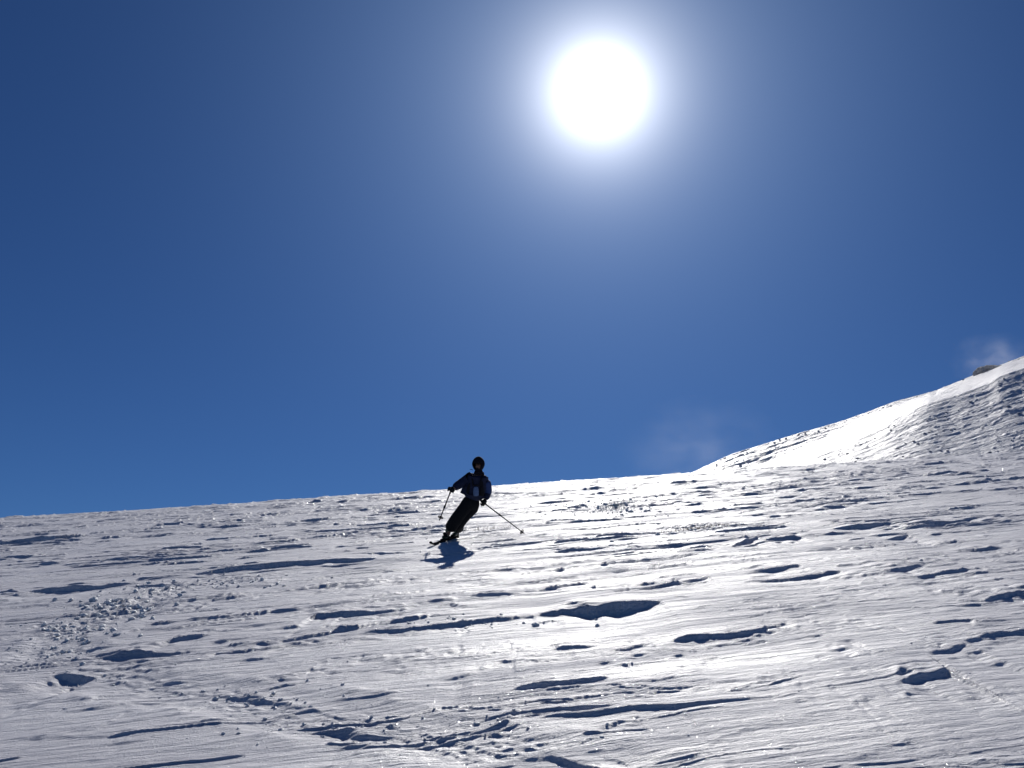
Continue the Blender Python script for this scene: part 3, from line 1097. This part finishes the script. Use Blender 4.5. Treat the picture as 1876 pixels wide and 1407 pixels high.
# left pole tip just clears the snow beside him
tipL = TL_w + PN * 0.01 - FEET
poleR = (tipR - handR).normalized(); poleL = (tipL - handL).normalized()
alR = ((handR - J(455, 462, .16)).normalized()); alL = ((handL - J(775, 570, .0)).normalized())
for (palm, pole, al) in ((handR, poleR, alR), (handL, poleL, alL)):
    ac = -pole
    al2 = (al - ac * al.dot(ac)).normalized()
    out = al2.cross(ac).normalized()
    if out.dot(fB) < 0:
        out = -out
    glove(palm + out * .028, al2, ac, out)


def tube(bm, a, b, r0, r1, seg=10):
    d = (b - a); L = d.length; d.normalize()
    q = d.to_track_quat('Z', 'Y').to_matrix()
    rings = []
    for p, r in ((a, r0), (b, r1)):
        rings.append([bm.verts.new(p + q @ Vector((math.cos(t) * r, math.sin(t) * r, 0))) for t in [i * 2 * math.pi / seg for i in range(seg)]])
    for i in range(seg):
        j = (i + 1) % seg
        bm.faces.new((rings[0][i], rings[0][j], rings[1][j], rings[1][i]))
    bm.faces.new(rings[0][::-1]); bm.faces.new(rings[1])


def bm_obj(name, bm, mat, parent=None):
    bmesh.ops.recalc_face_normals(bm, faces=bm.faces[:])
    me = bpy.data.meshes.new(name); bm.to_mesh(me); bm.free()
    return link_mesh(name, me, mat, parent)


def make_pole(hand, tip, label, joint):
    root = root_empty('ski_pole', FEET + tip)
    tag(root, label, 'ski pole', 'ski poles held by the skier')
    d = (hand - tip); L = d.length; d.normalize()
    Z = Vector((0, 0, 0))
    bm = bmesh.new(); tube(bm, d * 0.03, d * (L * joint), .010, .011); tube(bm, d * (L * joint), d * (L - 0.05), .012, .012); bm_obj('shaft', bm, alu, root)
    bm = bmesh.new(); tube(bm, d * (L * joint - .02), d * (L * joint + .03), .018, .018); bm_obj('clamp', bm, dark, root)
    bm = bmesh.new(); tube(bm, d * (L - .075), d * (L + .075), .016, .019); bm_obj('grip', bm, dark, root)
    bm = bmesh.new(); tube(bm, Z, d * 0.04, .002, .006); bm_obj('tip', bm, alu, root)
    # basket: hub, ring and spokes
    q = d.to_track_quat('Z', 'Y').to_matrix()
    c = d * 0.085
    bm = bmesh.new()
    tube(bm, c - d * .012, c + d * .012, .015, .015)
    for i in range(16):
        a0, a1 = i * math.pi / 8, (i + 1) * math.pi / 8
        tube(bm, c + q @ Vector((math.cos(a0) * .047, math.sin(a0) * .047, 0)), c + q @ Vector((math.cos(a1) * .047, math.sin(a1) * .047, 0)), .006, .006, 6)
    for i in range(6):
        a0 = i * math.pi / 3
        tube(bm, c, c + q @ Vector((math.cos(a0) * .047, math.sin(a0) * .047, 0)), .007, .005, 6)
    bm_obj('basket', bm, dark, root)
    # wrist strap
    e = (hand - tip) + d * .07
    st = {'a': (e, .006, .006), 'b': (e + fR * .03 - fU * .06, .006, .006), 'c': (e + fR * .01 - fU * .12, .006, .006)}
    skin_obj('wrist_strap', (st, [('a', 'b'), ('b', 'c')]), dark, root, sub=1)
    return root


make_pole(handR, tipR, 'short looking ski pole hanging from the raised hand at the left of the photo', 0.45)
make_pole(handL, tipL, 'long slanting ski pole reaching out to the right with its tip at the snow', 0.60)

# boots and skis
SKI_DIR_L = None
u0, v0 = FEET_UV
ski_dir_w = (EU * -0.24 - EV * 1.0).normalized()          # towards the camera and a little left


def make_boot(foot, sole_up, label=None):
    fwd = ski_dir_w
    side = fwd.cross(sole_up).normalized()
    b = {'heel': (foot - fwd * .09 + sole_up * .05, .050, .052), 'mid': (foot + fwd * .03 + sole_up * .05, .050, .048), 'toe': (foot + fwd * .15 + sole_up * .045, .044, .038),
         'ank': (foot - fwd * .055 + sole_up * .14, .056, .058), 'cuff': (foot - fwd * .02 + sole_up * .27, .064, .066)}
    o = skin_obj('boot', (b, [('ank', 'heel'), ('heel', 'mid'), ('mid', 'toe'), ('ank', 'cuff')]), bootm, person)
    for k, (h, f) in enumerate(((.10, .055), (.17, .03), (.23, .045))):
        c = foot + sole_up * h + fwd * (f + .02)
        g = {'a': (c - side * .045, .008, .008), 'b': (c + side * .045, .008, .008)}
        skin_obj('buckle', (g, [('a', 'b')]), bootg, o, sub=1)


def make_ski(foot, up, label, lift=0.0, fore=0.88, aft=0.82):
    root = root_empty('ski', FEET + foot)
    tag(root, label, 'ski', 'pair of skis under the skier')
    fwd = (ski_dir_w + up * lift).normalized()
    side = fwd.cross(up).normalized()
    bm = bmesh.new()
    prev = None
    N = 40
    for i in range(N + 1):
        s = -aft + (fore + aft) * i / N
        w = 0.034 + 0.016 * abs((s - .05) / .85) ** 2
        z = 0.0
        if s > fore - .20: z = ((s - (fore - .20)) / .20) ** 2 * 0.075
        if s > fore - .07: w *= math.sqrt(max(0.03, 1 - ((s - (fore - .07)) / .07) ** 2))
        if s < -aft + .04: w *= 0.6 + 0.4 * (s + aft) / .04; z = 0.012 * (1 - (s + aft) / .04)
        t = 0.008 if abs(s) > .3 else 0.014
        c = fwd * s + up * z
        ring = [bm.verts.new(c - side * w), bm.verts.new(c + side * w), bm.verts.new(c + side * w * .93 + up * t), bm.verts.new(c - side * w * .93 + up * t)]
        if prev:
            for k in range(4):
                bm.faces.new((prev[k], prev[(k + 1) % 4], ring[(k + 1) % 4], ring[k]))
        else:
            bm.faces.new(ring[::-1])
        prev = ring
    bm.faces.new(prev)
    bm_obj('ski_body', bm, skib, root)
    for s, L in ((.17, .05), (-.15, .06)):
        bm = bmesh.new()
        c = fwd * s + up * .033
        vs = [c + fwd * (a * L) + side * (b * .033) + up * (e * .019 * (1.0 if a * s > 0 else .7)) for a in (-1, 1) for b in (-1, 1) for e in (-1, 1)]
        bv = [bm.verts.new(x) for x in vs]
        for f in ((0, 1, 3, 2), (4, 6, 7, 5), (0, 4, 5, 1), (2, 3, 7, 6), (0, 2, 6, 4), (1, 5, 7, 3)):
            bm.faces.new([bv[k] for k in f])
        bmesh.ops.bevel(bm, geom=bm.edges[:], offset=.007, segments=2, affect='EDGES')
        bm_obj('binding', bm, dark, root)
    return root


edge_up = (PN + fR * 0.38).normalized()                   # skis rolled on to their edges
edge_up = (edge_up - ski_dir_w * edge_up.dot(ski_dir_w)).normalized()
make_ski(footA, edge_up, 'ski on the outside of the turn, its tip low over the snow at the left', 0.0)
make_ski(footB, edge_up, 'ski on the inside of the turn, its tip lifted clear of the snow', 0.14, fore=.80)
make_boot(footA + edge_up * .03, edge_up)
make_boot(footB + edge_up * .03, edge_up)
